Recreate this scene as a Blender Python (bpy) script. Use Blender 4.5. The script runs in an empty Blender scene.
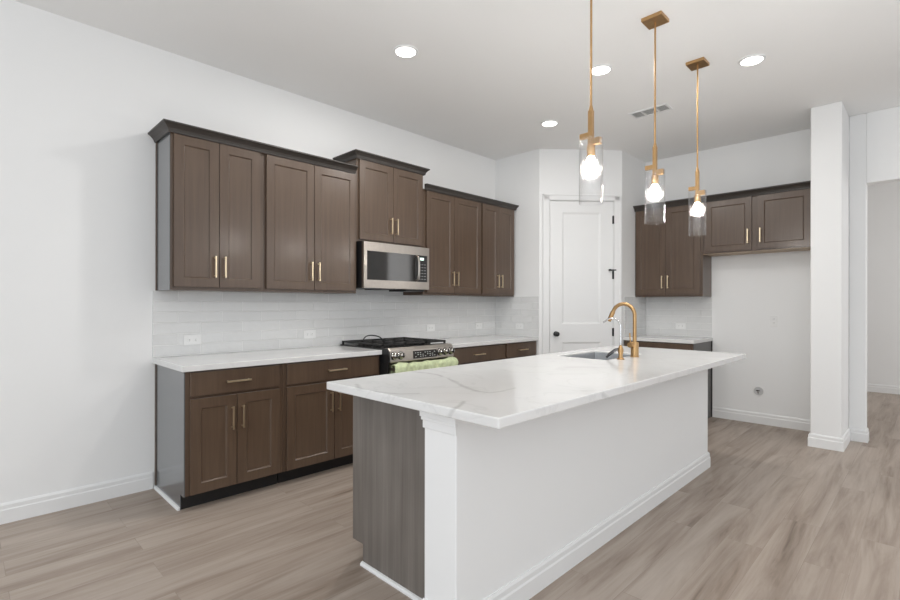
import bpy, bmesh, math, random
from mathutils import Vector, Matrix

random.seed(7)
S = bpy.context.scene
COL = S.collection
PI = math.pi

# ------------------------------------------------------------------ camera
cam_d = bpy.data.cameras.new('camera')
cam = bpy.data.objects.new('camera', cam_d)
COL.objects.link(cam)
cam_d.sensor_width = 36.0
cam_d.lens = 486.97 / 900 * 36
cam_d.shift_y = 4.3 / 900
cam_d.clip_start = 0.05
YAW = math.radians(44.68)
cam.matrix_world = (Matrix.Translation((-0.9883, -3.8884, 1.2941))
                    @ Matrix.Rotation(YAW - PI / 2, 4, 'Z')
                    @ Matrix.Rotation(PI / 2, 4, 'X')
                    @ Matrix.Rotation(0.0016, 4, 'Z'))
S.camera = cam

# ------------------------------------------------------------------ world and lights
W = bpy.data.worlds.new('daylight')
S.world = W
W.use_nodes = True
bg = W.node_tree.nodes['Background']
bg.inputs[0].default_value = (0.90, 0.95, 1.0, 1)
bg.inputs[1].default_value = 0.88


def area(name, loc, target, sx, sy, power, color):
    d = bpy.data.lights.new(name, 'AREA')
    d.shape = 'RECTANGLE'
    d.size, d.size_y = sx, sy
    d.energy = power
    d.color = color
    o = bpy.data.objects.new(name, d)
    COL.objects.link(o)
    o.location = loc
    o.rotation_euler = (Vector(target) - Vector(loc)).to_track_quat('-Z', 'Y').to_euler()
    return o


area('window_daylight', (-4.4, -4.0, 1.6), (3, -3.0, 1.4), 5.0, 2.4, 62, (0.90, 0.955, 1.0))
area('rear_fill', (1.5, -8.6, 1.6), (1.5, 0, 1.5), 7.0, 2.4, 10, (0.95, 0.975, 1.0))  # unseen fill lamp added at the open rear side of the room
# added upward fill lamp behind the camera to brighten the ceiling
area('ceiling_fill', (-1.3, -6.0, 0.05), (-1.3, -6.0, 3), 5.8, 4.4, 140, (0.93, 0.965, 1.0)).data.spread = math.radians(140)
area('hall_fill', (6.9, -6.5, 2.2), (7.2, -2.0, 1.2), 2.5, 1.6, 40, (1.0, 0.98, 0.96))  # unseen lamp added to lift the dark hall

S.view_settings.view_transform = 'Standard'
S.view_settings.look = 'None'
S.view_settings.gamma = 1.0
S.view_settings.use_curve_mapping = False
S.view_settings.exposure = 0.10


# ------------------------------------------------------------------ node materials
class NT:
    def __init__(self, name):
        self.m = bpy.data.materials.new(name)
        self.m.use_nodes = True
        self.t = self.m.node_tree
        self.b = self.t.nodes['Principled BSDF']

    def n(self, kind, **kw):
        nd = self.t.nodes.new(kind)
        for k, v in kw.items():
            setattr(nd, k, v)
        return nd

    def link(self, a, b):
        self.t.links.new(a, b)

    def setp(self, **kw):
        for k, v in kw.items():
            k = k.replace('_', ' ')
            self.b.inputs[k].default_value = v
        return self

    def coord(self):
        return self.n('ShaderNodeTexCoord').outputs['Object']

    def mapping(self, vec, scale=(1, 1, 1), loc=(0, 0, 0)):
        mp = self.n('ShaderNodeMapping')
        mp.inputs['Scale'].default_value = scale
        mp.inputs['Location'].default_value = loc
        self.link(vec, mp.inputs['Vector'])
        return mp.outputs[0]

    def noise(self, vec, scale, detail=3, rough=0.55, dist=0.0):
        nz = self.n('ShaderNodeTexNoise')
        nz.inputs['Scale'].default_value = scale
        nz.inputs['Detail'].default_value = detail
        nz.inputs['Roughness'].default_value = rough
        nz.inputs['Distortion'].default_value = dist
        self.link(vec, nz.inputs['Vector'])
        return nz.outputs['Fac']

    def ramp(self, fac, stops):
        r = self.n('ShaderNodeValToRGB')
        e = r.color_ramp.elements
        e[0].position, e[0].color = stops[0][0], tuple(stops[0][1]) + (1,)
        e[1].position, e[1].color = stops[-1][0], tuple(stops[-1][1]) + (1,)
        for p, c in stops[1:-1]:
            q = e.new(p)
            q.color = tuple(c) + (1,)
        self.link(fac, r.inputs[0])
        return r.outputs[0]

    def math(self, op, a, b=None, clamp=False):
        nd = self.n('ShaderNodeMath', operation=op, use_clamp=clamp)
        for i, x in enumerate((a, b)):
            if x is None:
                continue
            if isinstance(x, (int, float)):
                nd.inputs[i].default_value = x
            else:
                self.link(x, nd.inputs[i])
        return nd.outputs[0]

    def mix(self, fac, a, b, blend='MIX'):
        nd = self.n('ShaderNodeMix', data_type='RGBA', blend_type=blend)
        for s, x in ((nd.inputs[0], fac), (nd.inputs[6], a), (nd.inputs[7], b)):
            if isinstance(x, (int, float)):
                s.default_value = x
            elif isinstance(x, tuple):
                s.default_value = x + (1,) if len(x) == 3 else x
            else:
                self.link(x, s)
        return nd.outputs[2]

    def bump(self, h, strength=0.1, dist=0.01):
        b = self.n('ShaderNodeBump')
        b.inputs['Strength'].default_value = strength
        b.inputs['Distance'].default_value = dist
        self.link(h, b.inputs['Height'])
        self.link(b.outputs[0], self.b.inputs['Normal'])

    def col(self, c):
        self.link(c, self.b.inputs['Base Color'])


def plain(name, c, rough=0.5, metal=0.0, var=0.03, scale=8.0, spec=0.5):
    t = NT(name)
    t.setp(Roughness=rough, Metallic=metal)
    t.b.inputs['Specular IOR Level'].default_value = spec
    nz = t.noise(t.coord(), scale, 2)
    lo = tuple(max(0, x * (1 - var)) for x in c)
    hi = tuple(min(1, x * (1 + var)) for x in c)
    t.col(t.ramp(nz, [(0.3, lo), (0.7, hi)]))
    return t.m


def emit(name, c, s):
    t = NT(name)
    t.setp(Base_Color=c + (1,), Emission_Color=c + (1,), Emission_Strength=s)
    return t.m


def paint(name, c, rough=0.6, spec=0.3):
    t = NT(name)
    t.setp(Roughness=rough)
    t.b.inputs['Specular IOR Level'].default_value = spec
    v = t.coord()
    nz = t.noise(v, 1.3, 2)
    t.col(t.ramp(nz, [(0.3, tuple(x * 0.985 for x in c)), (0.7, c)]))
    t.bump(t.noise(v, 220, 2), 0.03, 0.002)
    return t.m


def stain(name, dark, light, rough=0.34, gs=1.0, coat=0.0, grain=(26, 26, 1.6)):
    t = NT(name)
    t.setp(Roughness=rough, Coat_Weight=coat, Coat_Roughness=0.18)
    v = t.coord()
    g = t.noise(t.mapping(v, grain), 1.0 * gs, 6, 0.6, 0.6)
    f = t.noise(t.mapping(v, (grain[0] * 7, grain[1] * 7, grain[2] * 2.2)), 1.0 * gs, 3, 0.6)
    b = t.noise(v, 2.2, 2)
    s = t.math('ADD', t.math('MULTIPLY', g, 0.5), t.math('MULTIPLY', b, 0.3))
    s = t.math('ADD', s, t.math('MULTIPLY', f, 0.2))
    t.col(t.ramp(s, [(0.32, dark), (0.68, light)]))
    t.bump(f, 0.04, 0.002)
    return t.m


M = {}
M['wall'] = paint('wall_paint', (0.865, 0.865, 0.86))
M['ceil'] = paint('ceiling_paint', (0.89, 0.888, 0.88), 0.75, 0.2)
M['trim'] = paint('trim_paint', (0.83, 0.83, 0.826), 0.35, 0.5)
M['cab'] = stain('brown_stained_maple', (0.074, 0.045, 0.029), (0.124, 0.080, 0.052), rough=0.33, coat=0.3)
M['cabside'] = stain('cabinet_skin_window_sheen', (0.112, 0.119, 0.126), (0.130, 0.138, 0.146), rough=0.22, coat=0.8)  # cool window reflection painted into the base colour of the brown side
M['skin_dark'] = stain('dark_cabinet_skin', (0.062, 0.058, 0.055), (0.080, 0.076, 0.072), rough=0.3)
M['toe'] = plain('black_toe_board', (0.012, 0.011, 0.011), 0.55)
M['veneer'] = stain('grey_brown_oak_veneer', (0.105, 0.090, 0.079), (0.235, 0.212, 0.190), rough=0.42,
                    grain=(22, 22, 0.8))
M['brass'] = plain('brushed_brass', (0.50, 0.315, 0.150), 0.34, 1.0, 0.06, 40)
M['palebrass'] = plain('champagne_brass', (0.80, 0.66, 0.46), 0.34, 1.0, 0.05, 40)
M['steel'] = plain('stainless_steel', (0.40, 0.365, 0.33), 0.28, 1.0, 0.04, 30)
M['sinksteel'] = plain('sink_steel', (0.58, 0.595, 0.61), 0.42, 1.0, 0.04, 30)
M['chrome'] = plain('chrome', (0.72, 0.72, 0.72), 0.14, 1.0, 0.02)
M['grey_chrome'] = plain('dark_grey_chrome', (0.22, 0.22, 0.23), 0.25, 1.0, 0.02)
M['knobsteel'] = plain('polished_knob_steel', (0.66, 0.64, 0.61), 0.22, 1.0, 0.03)
M['dspl'] = plain('dark_touch_panel', (0.016, 0.014, 0.013), 0.3, 0.0, 0.1, 8, 0.25)
M['bglass'] = plain('black_glass', (0.020, 0.019, 0.018), 0.06, 0.0, 0.1)
M['bplastic'] = plain('black_plastic', (0.014, 0.014, 0.015), 0.35)
M['iron'] = plain('cast_iron', (0.016, 0.015, 0.014), 0.5, 0.0, 0.2, 60)
M['blackmetal'] = plain('matte_black_metal', (0.012, 0.012, 0.013), 0.4)
M['plate'] = plain('white_plastic', (0.84, 0.84, 0.83), 0.35)
M['slot'] = plain('dark_slot', (0.05, 0.05, 0.05), 0.6)
M['mid'] = plain('light_grey_plastic', (0.58, 0.58, 0.58), 0.5)
M['grey'] = plain('grey_plastic', (0.33, 0.33, 0.33), 0.5)
M['ventback'] = plain('vent_shade_grey', (0.48, 0.48, 0.475), 0.7)  # grey backing colour stands in for the shade between the louvers
M['under'] = plain('natural_maple_underside', (0.42, 0.31, 0.21), 0.5, 0, 0.08)
M['cloth'] = plain('pale_green_cloth', (0.55, 0.61, 0.38), 0.85, 0.0, 0.14, 30)
M['led'] = emit('led_panel', (1.0, 0.97, 0.92), 9.0)
M['bulb'] = emit('glowing_bulb', (1.0, 0.955, 0.89), 165.0)
M['display'] = emit('lit_display', (0.75, 0.95, 0.85), 0.9)
M['pilot'] = emit('lit_digits', (0.60, 0.62, 0.60), 0.05)


def glass_mat():
    t = NT('clear_ribbed_glass')
    t.t.nodes.remove(t.b)
    out = t.t.nodes['Material Output']
    tr = t.n('ShaderNodeBsdfTransparent')
    tr.inputs[0].default_value = (0.985, 0.985, 0.985, 1)
    gl = t.n('ShaderNodeBsdfGlossy')
    gl.inputs['Roughness'].default_value = 0.03
    nz = t.noise(t.mapping(t.coord(), (95, 95, 5)), 1.0, 2)
    b = t.n('ShaderNodeBump')
    b.inputs['Strength'].default_value = 0.9
    b.inputs['Distance'].default_value = 0.006
    t.link(nz, b.inputs['Height'])
    t.link(b.outputs[0], gl.inputs['Normal'])
    lw_ = t.n('ShaderNodeLayerWeight')
    t.link(b.outputs[0], lw_.inputs['Normal'])
    fr = t.math('ADD', t.math('MULTIPLY', t.math('POWER', lw_.outputs['Facing'], 4.0), 0.50), 0.05, clamp=True)
    mx = t.n('ShaderNodeMixShader')
    t.link(fr, mx.inputs[0])
    t.link(tr.outputs[0], mx.inputs[1])
    t.link(gl.outputs[0], mx.inputs[2])
    t.link(mx.outputs[0], out.inputs[0])
    return t.m


M['glass'] = glass_mat()


def floor_mat():
    t = NT('grey_brown_vinyl_plank')
    t.setp(Roughness=0.42)
    t.b.inputs['Specular IOR Level'].default_value = 0.4
    v = t.coord()
    br = t.n('ShaderNodeTexBrick', offset=0.37, offset_frequency=2)
    br.inputs['Scale'].default_value = 1.0
    br.inputs['Brick Width'].default_value = 1.42
    br.inputs['Row Height'].default_value = 0.178
    br.inputs['Mortar Size'].default_value = 0.0012
    br.inputs['Mortar Smooth'].default_value = 0.2
    br.inputs['Bias'].default_value = 0.0
    br.inputs['Color1'].default_value = (0, 0, 0, 1)
    br.inputs['Color2'].default_value = (1, 1, 1, 1)
    br.inputs['Mortar'].default_value = (0.5, 0.5, 0.5, 1)
    t.link(t.mapping(v, (1, 1, 1), (0.3, 0.05, 0)), br.inputs['Vector'])
    rnd = t.math('MULTIPLY', br.outputs['Color'], 1.0)
    # shift the grain along the board by a random amount per plank
    sep = t.n('ShaderNodeSeparateXYZ')
    t.link(v, sep.inputs[0])
    cmb = t.n('ShaderNodeCombineXYZ')
    t.link(t.math('ADD', sep.outputs[0], t.math('MULTIPLY', rnd, 7.3)), cmb.inputs[0])
    t.link(sep.outputs[1], cmb.inputs[1])
    t.link(t.math('MULTIPLY', rnd, 3.1), cmb.inputs[2])
    gv = cmb.outputs[0]
    g1 = t.noise(t.mapping(gv, (0.9, 9.0, 1)), 1.0, 5, 0.6, 0.9)
    g2 = t.noise(t.mapping(gv, (2.5, 60.0, 1)), 1.0, 4, 0.6, 0.3)
    g3 = t.noise(t.mapping(gv, (0.5, 3.2, 1)), 1.0, 2, 0.5, 0.4)
    s = t.math('ADD', t.math('MULTIPLY', g1, 0.60), t.math('MULTIPLY', g2, 0.16))
    s = t.math('ADD', s, t.math('MULTIPLY', g3, 0.22))
    s = t.math('ADD', s, t.math('MULTIPLY', rnd, 0.055))
    c = t.ramp(s, [(0.35, (0.165, 0.122, 0.092)), (0.44, (0.300, 0.238, 0.192)),
                   (0.54, (0.388, 0.320, 0.268)), (0.68, (0.465, 0.398, 0.342))])
    seam = t.mix(t.math('MULTIPLY', br.outputs['Fac'], 0.35), c, (0.18, 0.145, 0.115))
    t.col(seam)
    t.bump(t.math('SUBTRACT', t.math('MULTIPLY', g2, 0.5), br.outputs['Fac']), 0.12, 0.003)
    return t.m


M['floor'] = floor_mat()


def tile_mat(name, axis, shift):
    t = NT(name)
    t.setp(Roughness=0.16)
    v = t.coord()
    sep = t.n('ShaderNodeSeparateXYZ')
    t.link(v, sep.inputs[0])
    cmb = t.n('ShaderNodeCombineXYZ')
    t.link(sep.outputs[axis], cmb.inputs[0])
    t.link(sep.outputs[2], cmb.inputs[1])
    br = t.n('ShaderNodeTexBrick', offset=0.5, offset_frequency=2)
    br.inputs['Scale'].default_value = 1.0
    br.inputs['Brick Width'].default_value = 0.3095
    br.inputs['Row Height'].default_value = 0.0788
    br.inputs['Mortar Size'].default_value = 0.0030
    br.inputs['Mortar Smooth'].default_value = 0.3
    br.inputs['Color1'].default_value = (0.715, 0.715, 0.708, 1)
    br.inputs['Color2'].default_value = (0.765, 0.765, 0.757, 1)
    br.inputs['Mortar'].default_value = (0.89, 0.89, 0.88, 1)
    t.link(t.mapping(cmb.outputs[0], (1, 1, 1), shift), br.inputs['Vector'])
    nz = t.noise(v, 9, 3)
    t.col(t.mix(0.06, br.outputs['Color'], t.ramp(nz, [(0.3, (0.5, 0.5, 0.5)), (0.7, (0.8, 0.8, 0.8))])))
    h = t.math('ADD', t.math('MULTIPLY', br.outputs['Fac'], -1.0), t.math('MULTIPLY', nz, 1.4))
    t.bump(h, 0.75, 0.006)
    return t.m


# joints on the range wall sit at x = 0.135 + k*0.3095 in the top course
M['tile_x'] = tile_mat('glazed_tile_range_wall', 0, (-0.135 + 0.3095, -0.133, 0))
M['tile_y'] = tile_mat('glazed_tile_side_wall', 1, (0.1, -0.133, 0))


def quartz_mat(name, veins):
    t = NT(name)
    t.setp(Roughness=0.10)
    v = t.coord()
    base = t.ramp(t.noise(v, 3.0, 4), [(0.3, (0.74, 0.735, 0.725)), (0.7, (0.78, 0.777, 0.77))])
    # wobble the coordinate so the veins wander
    nz = t.n('ShaderNodeTexNoise')
    nz.inputs['Scale'].default_value = 7.0
    nz.inputs['Detail'].default_value = 3
    t.link(v, nz.inputs['Vector'])
    off = t.n('ShaderNodeVectorMath', operation='SUBTRACT')
    t.link(nz.outputs['Color'], off.inputs[0])
    off.inputs[1].default_value = (0.5, 0.5, 0.5)
    sc = t.n('ShaderNodeVectorMath', operation='SCALE')
    t.link(off.outputs[0], sc.inputs[0])
    sc.inputs['Scale'].default_value = 0.045
    ad = t.n('ShaderNodeVectorMath', operation='ADD')
    t.link(v, ad.inputs[0])
    t.link(sc.outputs[0], ad.inputs[1])
    p = ad.outputs[0]
    d = None
    for pl in veins:
        for a, b in zip(pl[:-1], pl[1:]):
            a, b = Vector(a), Vector(b)
            ba = b - a
            pa = t.n('ShaderNodeVectorMath', operation='SUBTRACT')
            t.link(p, pa.inputs[0])
            pa.inputs[1].default_value = a
            dt = t.n('ShaderNodeVectorMath', operation='DOT_PRODUCT')
            t.link(pa.outputs[0], dt.inputs[0])
            dt.inputs[1].default_value = ba / ba.length_squared
            h = t.math('ADD', dt.outputs['Value'], 0.0, clamp=True)
            s = t.n('ShaderNodeVectorMath', operation='SCALE')
            s.inputs[0].default_value = ba
            t.link(h, s.inputs['Scale'])
            df = t.n('ShaderNodeVectorMath', operation='DISTANCE')
            t.link(pa.outputs[0], df.inputs[0])
            t.link(s.outputs[0], df.inputs[1])
            d = df.outputs['Value'] if d is None else t.math('MINIMUM', d, df.outputs['Value'])
    c = base
    if d is not None:
        w = t.math('MULTIPLY', t.noise(v, 5.0, 2), 0.028)
        f = t.math('SUBTRACT', 1.0, t.math('DIVIDE', d, w), clamp=True)
        f = t.math('MULTIPLY', t.math('POWER', f, 0.8), 0.55)
        c = t.mix(f, c, (0.42, 0.415, 0.405))
    wv = t.noise(t.mapping(v, (1.1, 0.8, 1)), 1.4, 5, 0.55, 1.6)
    fv = t.math('ABSOLUTE', t.math('SUBTRACT', wv, 0.5))
    fv = t.math('SUBTRACT', 1.0, t.math('MULTIPLY', fv, 55.0), clamp=True)
    c = t.mix(t.math('MULTIPLY', fv, 0.16), c, (0.45, 0.445, 0.44))
    t.col(c)
    return t.m


Z9 = 0.914
M['quartz'] = quartz_mat('white_quartz', [])
M['quartz_vein'] = quartz_mat('white_quartz_grey_veins', [
    [(0.80, -1.74, Z9), (0.835, -1.90, Z9), (0.835, -1.97, Z9), (0.80, -2.09, Z9), (0.73, -2.22, Z9),
     (0.67, -2.33, Z9), (0.615, -2.47, Z9), (0.625, -2.53, Z9), (0.69, -2.555, Z9), (0.80, -2.54, Z9)],
    [(0.35, -1.95, Z9), (0.29, -2.06, Z9), (0.29, -2.18, Z9), (0.32, -2.28, Z9), (0.39, -2.33, Z9)],
    [(0.40, -2.59, Z9), (0.34, -2.63, Z9), (0.282, -2.652, Z9), (0.282, -2.63, 0.87)],
    [(0.95, -2.80, Z9), (1.02, -2.862, 0.90), (1.06, -2.862, 0.87)],
    [(1.60, -2.30, Z9), (1.72, -2.42, Z9), (1.74, -2.50, Z9)],
])


# ------------------------------------------------------------------ mesh helpers
class MB:
    def __init__(self):
        self.bm = bmesh.new()

    def box(self, x0, x1, y0, y1, z0, z1):
        vs = [self.bm.verts.new((x, y, z)) for x in (x0, x1) for y in (y0, y1) for z in (z0, z1)]
        for f in ((0, 1, 3, 2), (4, 6, 7, 5), (0, 4, 5, 1), (2, 3, 7, 6), (0, 2, 6, 4), (1, 5, 7, 3)):
            self.bm.faces.new([vs[i] for i in f])
        return self

    def prism(self, pts, axis, a, b):
        """extrude a 2-D outline along an axis (0: pts are y,z; 1: pts are x,z; 2: pts are x,y)"""
        def mk(p, w):
            if axis == 0:
                return (w, p[0], p[1])
            if axis == 1:
                return (p[0], w, p[1])
            return (p[0], p[1], w)
        A = [self.bm.verts.new(mk(p, a)) for p in pts]
        B = [self.bm.verts.new(mk(p, b)) for p in pts]
        n = len(pts)
        self.bm.faces.new(A)
        self.bm.faces.new(B)
        for i in range(n):
            self.bm.faces.new((A[i], A[(i + 1) % n], B[(i + 1) % n], B[i]))
        return self

    def sweep(self, path, profile):
        """mitred sweep of profile rows: path = list of (outward offset fn) -> list of rings"""
        rings = []
        for ring in path:
            rings.append([self.bm.verts.new(p) for p in ring])
        n = len(rings[0])
        for r0, r1 in zip(rings[:-1], rings[1:]):
            for i in range(n):
                self.bm.faces.new((r0[i], r0[(i + 1) % n], r1[(i + 1) % n], r1[i]))
        self.bm.faces.new(rings[0])
        self.bm.faces.new(rings[-1])
        return self

    def tube(self, pts, r, seg=12, r1=None):
        pts = [Vector(p) for p in pts]
        n = len(pts)
        rings = []
        up = None
        for i, p in enumerate(pts):
            d = (pts[min(i + 1, n - 1)] - pts[max(i - 1, 0)]).normalized()
            if up is None:
                up = d.orthogonal().normalized()
            up = (up - d * up.dot(d)).normalized()
            sd = d.cross(up)
            rr = r if r1 is None else r + (r1 - r) * i / (n - 1)
            if isinstance(r, (list, tuple)):
                rr = r[i]
            rings.append([self.bm.verts.new(p + (up * math.cos(2 * PI * k / seg) + sd * math.sin(2 * PI * k / seg)) * rr)
                          for k in range(seg)])
        for a, b in zip(rings[:-1], rings[1:]):
            for k in range(seg):
                self.bm.faces.new((a[k], a[(k + 1) % seg], b[(k + 1) % seg], b[k]))
        self.bm.faces.new(rings[0])
        self.bm.faces.new(rings[-1])
        return self

    def lathe(self, prof, seg=32, axis=2, c=(0, 0, 0), close=False):
        rings = []
        for r, h in prof:
            ring = []
            for k in range(seg):
                a = 2 * PI * k / seg
                u, v = r * math.cos(a), r * math.sin(a)
                p = {2: (u, v, h), 1: (u, h, v), 0: (h, u, v)}[axis]
                ring.append(self.bm.verts.new((p[0] + c[0], p[1] + c[1], p[2] + c[2])))
            rings.append(ring)
        pairs = list(zip(rings[:-1], rings[1:]))
        if close:
            pairs.append((rings[-1], rings[0]))
        for a, b in pairs:
            for k in range(seg):
                self.bm.faces.new((a[k], a[(k + 1) % seg], b[(k + 1) % seg], b[k]))
        if not close:
            self.bm.faces.new(rings[0])
            self.bm.faces.new(rings[-1])
        return self

    def panelled(self, w, z0, z1, t, panels, bev=0.009, deep=0.010, yb=0.0):
        """slab from x 0..w, front at y = yb-t, back at yb, with recessed bevelled panels (x0,x1,z0,z1) stacked in z"""
        bm = self.bm
        yf = yb - t
        px0, px1 = panels[0][0], panels[0][1]
        zs = [z0]
        for p in panels:
            zs += [p[2], p[3]]
        zs.append(z1)
        xs = [0, px0, px1, w]
        g = {}
        for i, x in enumerate(xs):
            for j, z in enumerate(zs):
                g[i, j] = bm.verts.new((x, yf, z))
        for i in range(3):
            for j in range(len(zs) - 1):
                if i == 1 and j % 2 == 1:
                    q = [g[1, j], g[2, j], g[2, j + 1], g[1, j + 1]]
                    cx, cz = (px0 + px1) / 2, (zs[j] + zs[j + 1]) / 2
                    inn = []
                    for vv in q:
                        x, _, z = vv.co
                        inn.append(bm.verts.new((x + math.copysign(bev, cx - x), yf + deep,
                                                 z + math.copysign(bev, cz - z))))
                    for k in range(4):
                        bm.faces.new((q[k], q[(k + 1) % 4], inn[(k + 1) % 4], inn[k]))
                    bm.faces.new(inn)
                else:
                    bm.faces.new((g[i, j], g[i + 1, j], g[i + 1, j + 1], g[i, j + 1]))
        n = len(zs) - 1
        loop = [g[i, 0] for i in range(4)] + [g[3, j] for j in range(1, n + 1)] + \
               [g[i, n] for i in (2, 1, 0)] + [g[0, j] for j in range(n - 1, 0, -1)]
        back = [bm.verts.new((vv.co.x, yb, vv.co.z)) for vv in loop]
        for k in range(len(loop)):
            bm.faces.new((loop[k], loop[(k + 1) % len(loop)], back[(k + 1) % len(loop)], back[k]))
        bm.faces.new(back)
        return self

    def xform(self, mat):
        self.bm.transform(mat)
        return self

    def build(self, name, mat, parent=None, loc=None, rotz=0.0, bevel=0.0, smooth=False, seg=2):
        bmesh.ops.recalc_face_normals(self.bm, faces=self.bm.faces)
        me = bpy.data.meshes.new(name)
        self.bm.to_mesh(me)
        self.bm.free()
        me.materials.append(mat)
        if smooth:
            for p in me.polygons:
                p.use_smooth = True
            me.set_sharp_from_angle(angle=math.radians(40))
        o = bpy.data.objects.new(name, me)
        COL.objects.link(o)
        if parent:
            o.parent = parent
        if loc:
            o.location = loc
        o.rotation_euler.z = rotz
        if bevel:
            md = o.modifiers.new('bevel', 'BEVEL')
            md.width = bevel
            md.segments = seg
            md.limit_method = 'ANGLE'
            md.angle_limit = math.radians(50)
        return o


def tag(o, label, cat, group=None):
    o['label'] = label
    o['category'] = cat
    if group:
        o['group'] = group
    return o


def thing(name, label, cat, loc=(0, 0, 0), rotz=0.0, group=None):
    o = bpy.data.objects.new(name, None)
    o.empty_display_size = 0.1
    COL.objects.link(o)
    o.location = loc
    o.rotation_euler = (0, 0, rotz)
    return tag(o, label, cat, group)


def struct(o, label=None):
    o['kind'] = 'structure'
    if label:
        o['label'] = label
    return o


# ------------------------------------------------------------------ the shell
ZC = 3.10
XR, YR = 3.752, -0.655            # end of the range wall's return, start of the diagonal
DX, DY = 4.488, -1.306            # end of the diagonal, start of the fridge side return
XB = 5.154                        # fridge wall
XW, YN = -4.5, -8.7               # far extents behind the camera
HX = 8.6                          # hall's far wall
struct(MB().box(XW, HX + 0.12, YN, 0.12, -0.1, 0.0).build('floor', M['floor']))
struct(MB().box(XW, HX + 0.12, YN, 0.12, ZC, ZC + 0.1).build('ceiling', M['ceil']))
struct(MB().box(XW, XB + 0.13, 0.0, 0.12, 0, ZC).build('wall_left', M['wall']))
struct(MB().box(XR, XR + 0.12, YR + 0.0005, 0.0, 0, ZC).build('wall_left_return', M['wall']))
struct(MB().box(DX + 0.0005, XB, DY, DY + 0.12, 0, ZC).build('wall_back_return', M['wall']))
struct(MB().box(XB, XB + 0.12, -3.325, 0.0, 0, ZC).build('wall_back', M['wall']))

dd = Vector((DX - XR, DY - YR))
DL = dd.length
DA = math.atan2(dd.y, dd.x)       # diagonal's direction
LO, HI_, TOP = 0.112, 0.892, 2.512    # rough opening along the diagonal
mb = MB()
mb.box(0, LO, 0, 0.11, 0, ZC).box(HI_, DL, 0, 0.11, 0, ZC).box(LO, HI_, 0, 0.11, TOP, ZC)
struct(mb.build('wall_pantry', M['wall'], loc=(XR, YR, 0), rotz=DA))

# wing wall beside the fridge bay (the column in the picture) and the wall with the hall opening
CX0, CY0, CY1 = 4.508, -3.098, -3.325
struct(MB().box(CX0, XB, CY1, CY0, 0, ZC).build('wall_wing', M['wall'], bevel=0.008))
HXW, HY = 5.02, -3.45
mb = MB()
mb.box(HXW, HXW + 0.13, HY, CY1, 0, ZC).box(HXW, HXW + 0.13, -4.75, HY, 2.44, ZC).box(HXW, HXW + 0.13, YN, -4.75, 0, ZC)
struct(mb.build('wall_right', M['wall'], bevel=0.006))
struct(MB().box(HX, HX + 0.12, YN, 0.12, 0, ZC).build('wall_hall', M['wall']))
struct(MB().box(XB + 0.12, HX, -1.9, -1.78, 0, ZC).build('wall_hall_side', M['wall']))


def baseboard(name, pts, closed_ends=True, h=0.118):
    """pts: floor polyline with the room on the left-hand side of travel; profile stands on the room side"""
    prof = [(0, 0), (0.016, 0), (0.016, h * 0.66), (0.012, h * 0.72), (0.012, h * 0.90), (0.006, h), (0, h)]
    P = [Vector(p) for p in pts]
    mbb = MB()
    rings = []
    for i, p in enumerate(P):
        ds = []
        if i > 0:
            ds.append((P[i] - P[i - 1]).normalized())
        if i < len(P) - 1:
            ds.append((P[i + 1] - P[i]).normalized())
        ns = [Vector((-d.y, d.x)) for d in ds]
        nn = ns[0] if len(ns) == 1 else (ns[0] + ns[1]) / (1 + ns[0].dot(ns[1]))
        rings.append([(p.x + nn.x * o, p.y + nn.y * o, z) for o, z in prof])
    mbb.sweep(rings, None)
    return struct(mbb.build(name, M['trim']))


baseboard('baseboard_left', [(-0.026, 0), (XW, 0)])
baseboard('baseboard_back', [(XB, CY0), (XB, -2.09)])
baseboard('baseboard_wing', [(HXW + 0.13, HY), (HXW, HY), (HXW, CY1), (CX0, CY1), (CX0, CY0), (XB, CY0)])
baseboard('baseboard_hall', [(HX, YN), (HX, -1.9)])
baseboard('baseboard_pantry', [(DX - 0.03 * math.cos(DA) + 0.045, DY - 0.03 * math.sin(DA) - 0.04), (DX - 0.04, DY + 0.035)][::-1])

# ------------------------------------------------------------------ pantry door
DR = (XR, YR, 0)
mb = MB()
cw = 0.062
c0, c1 = 0.036, 0.036 + cw + 0.014
for a, b, z0, z1 in ((LO - 0.070, LO + 0.006, 0, TOP + 0.058), (HI_ - 0.006, HI_ + 0.070, 0, TOP + 0.058),
                     (LO - 0.070, HI_ + 0.070, TOP - 0.006, TOP + 0.058)):
    mb.box(a, b, -0.016, 0, z0, z1)
# raised back band along the outside of the casing
mb.box(LO - 0.074, LO - 0.056, -0.022, 0, 0, TOP + 0.062)
mb.box(HI_ + 0.056, HI_ + 0.074, -0.022, 0, 0, TOP + 0.062)
mb.box(LO - 0.074, HI_ + 0.074, -0.022, 0, TOP + 0.046, TOP + 0.062)
# jamb lining and stop
mb.box(LO, LO + 0.012, 0, 0.11, 0, TOP).box(HI_ - 0.012, HI_, 0, 0.11, 0, TOP).box(LO, HI_, 0, 0.11, TOP - 0.012, TOP)
o = mb.build('trim_1', M['trim'], loc=DR, rotz=DA, bevel=0.003)
struct(o, 'white casing around the panelled pantry door')

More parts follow.
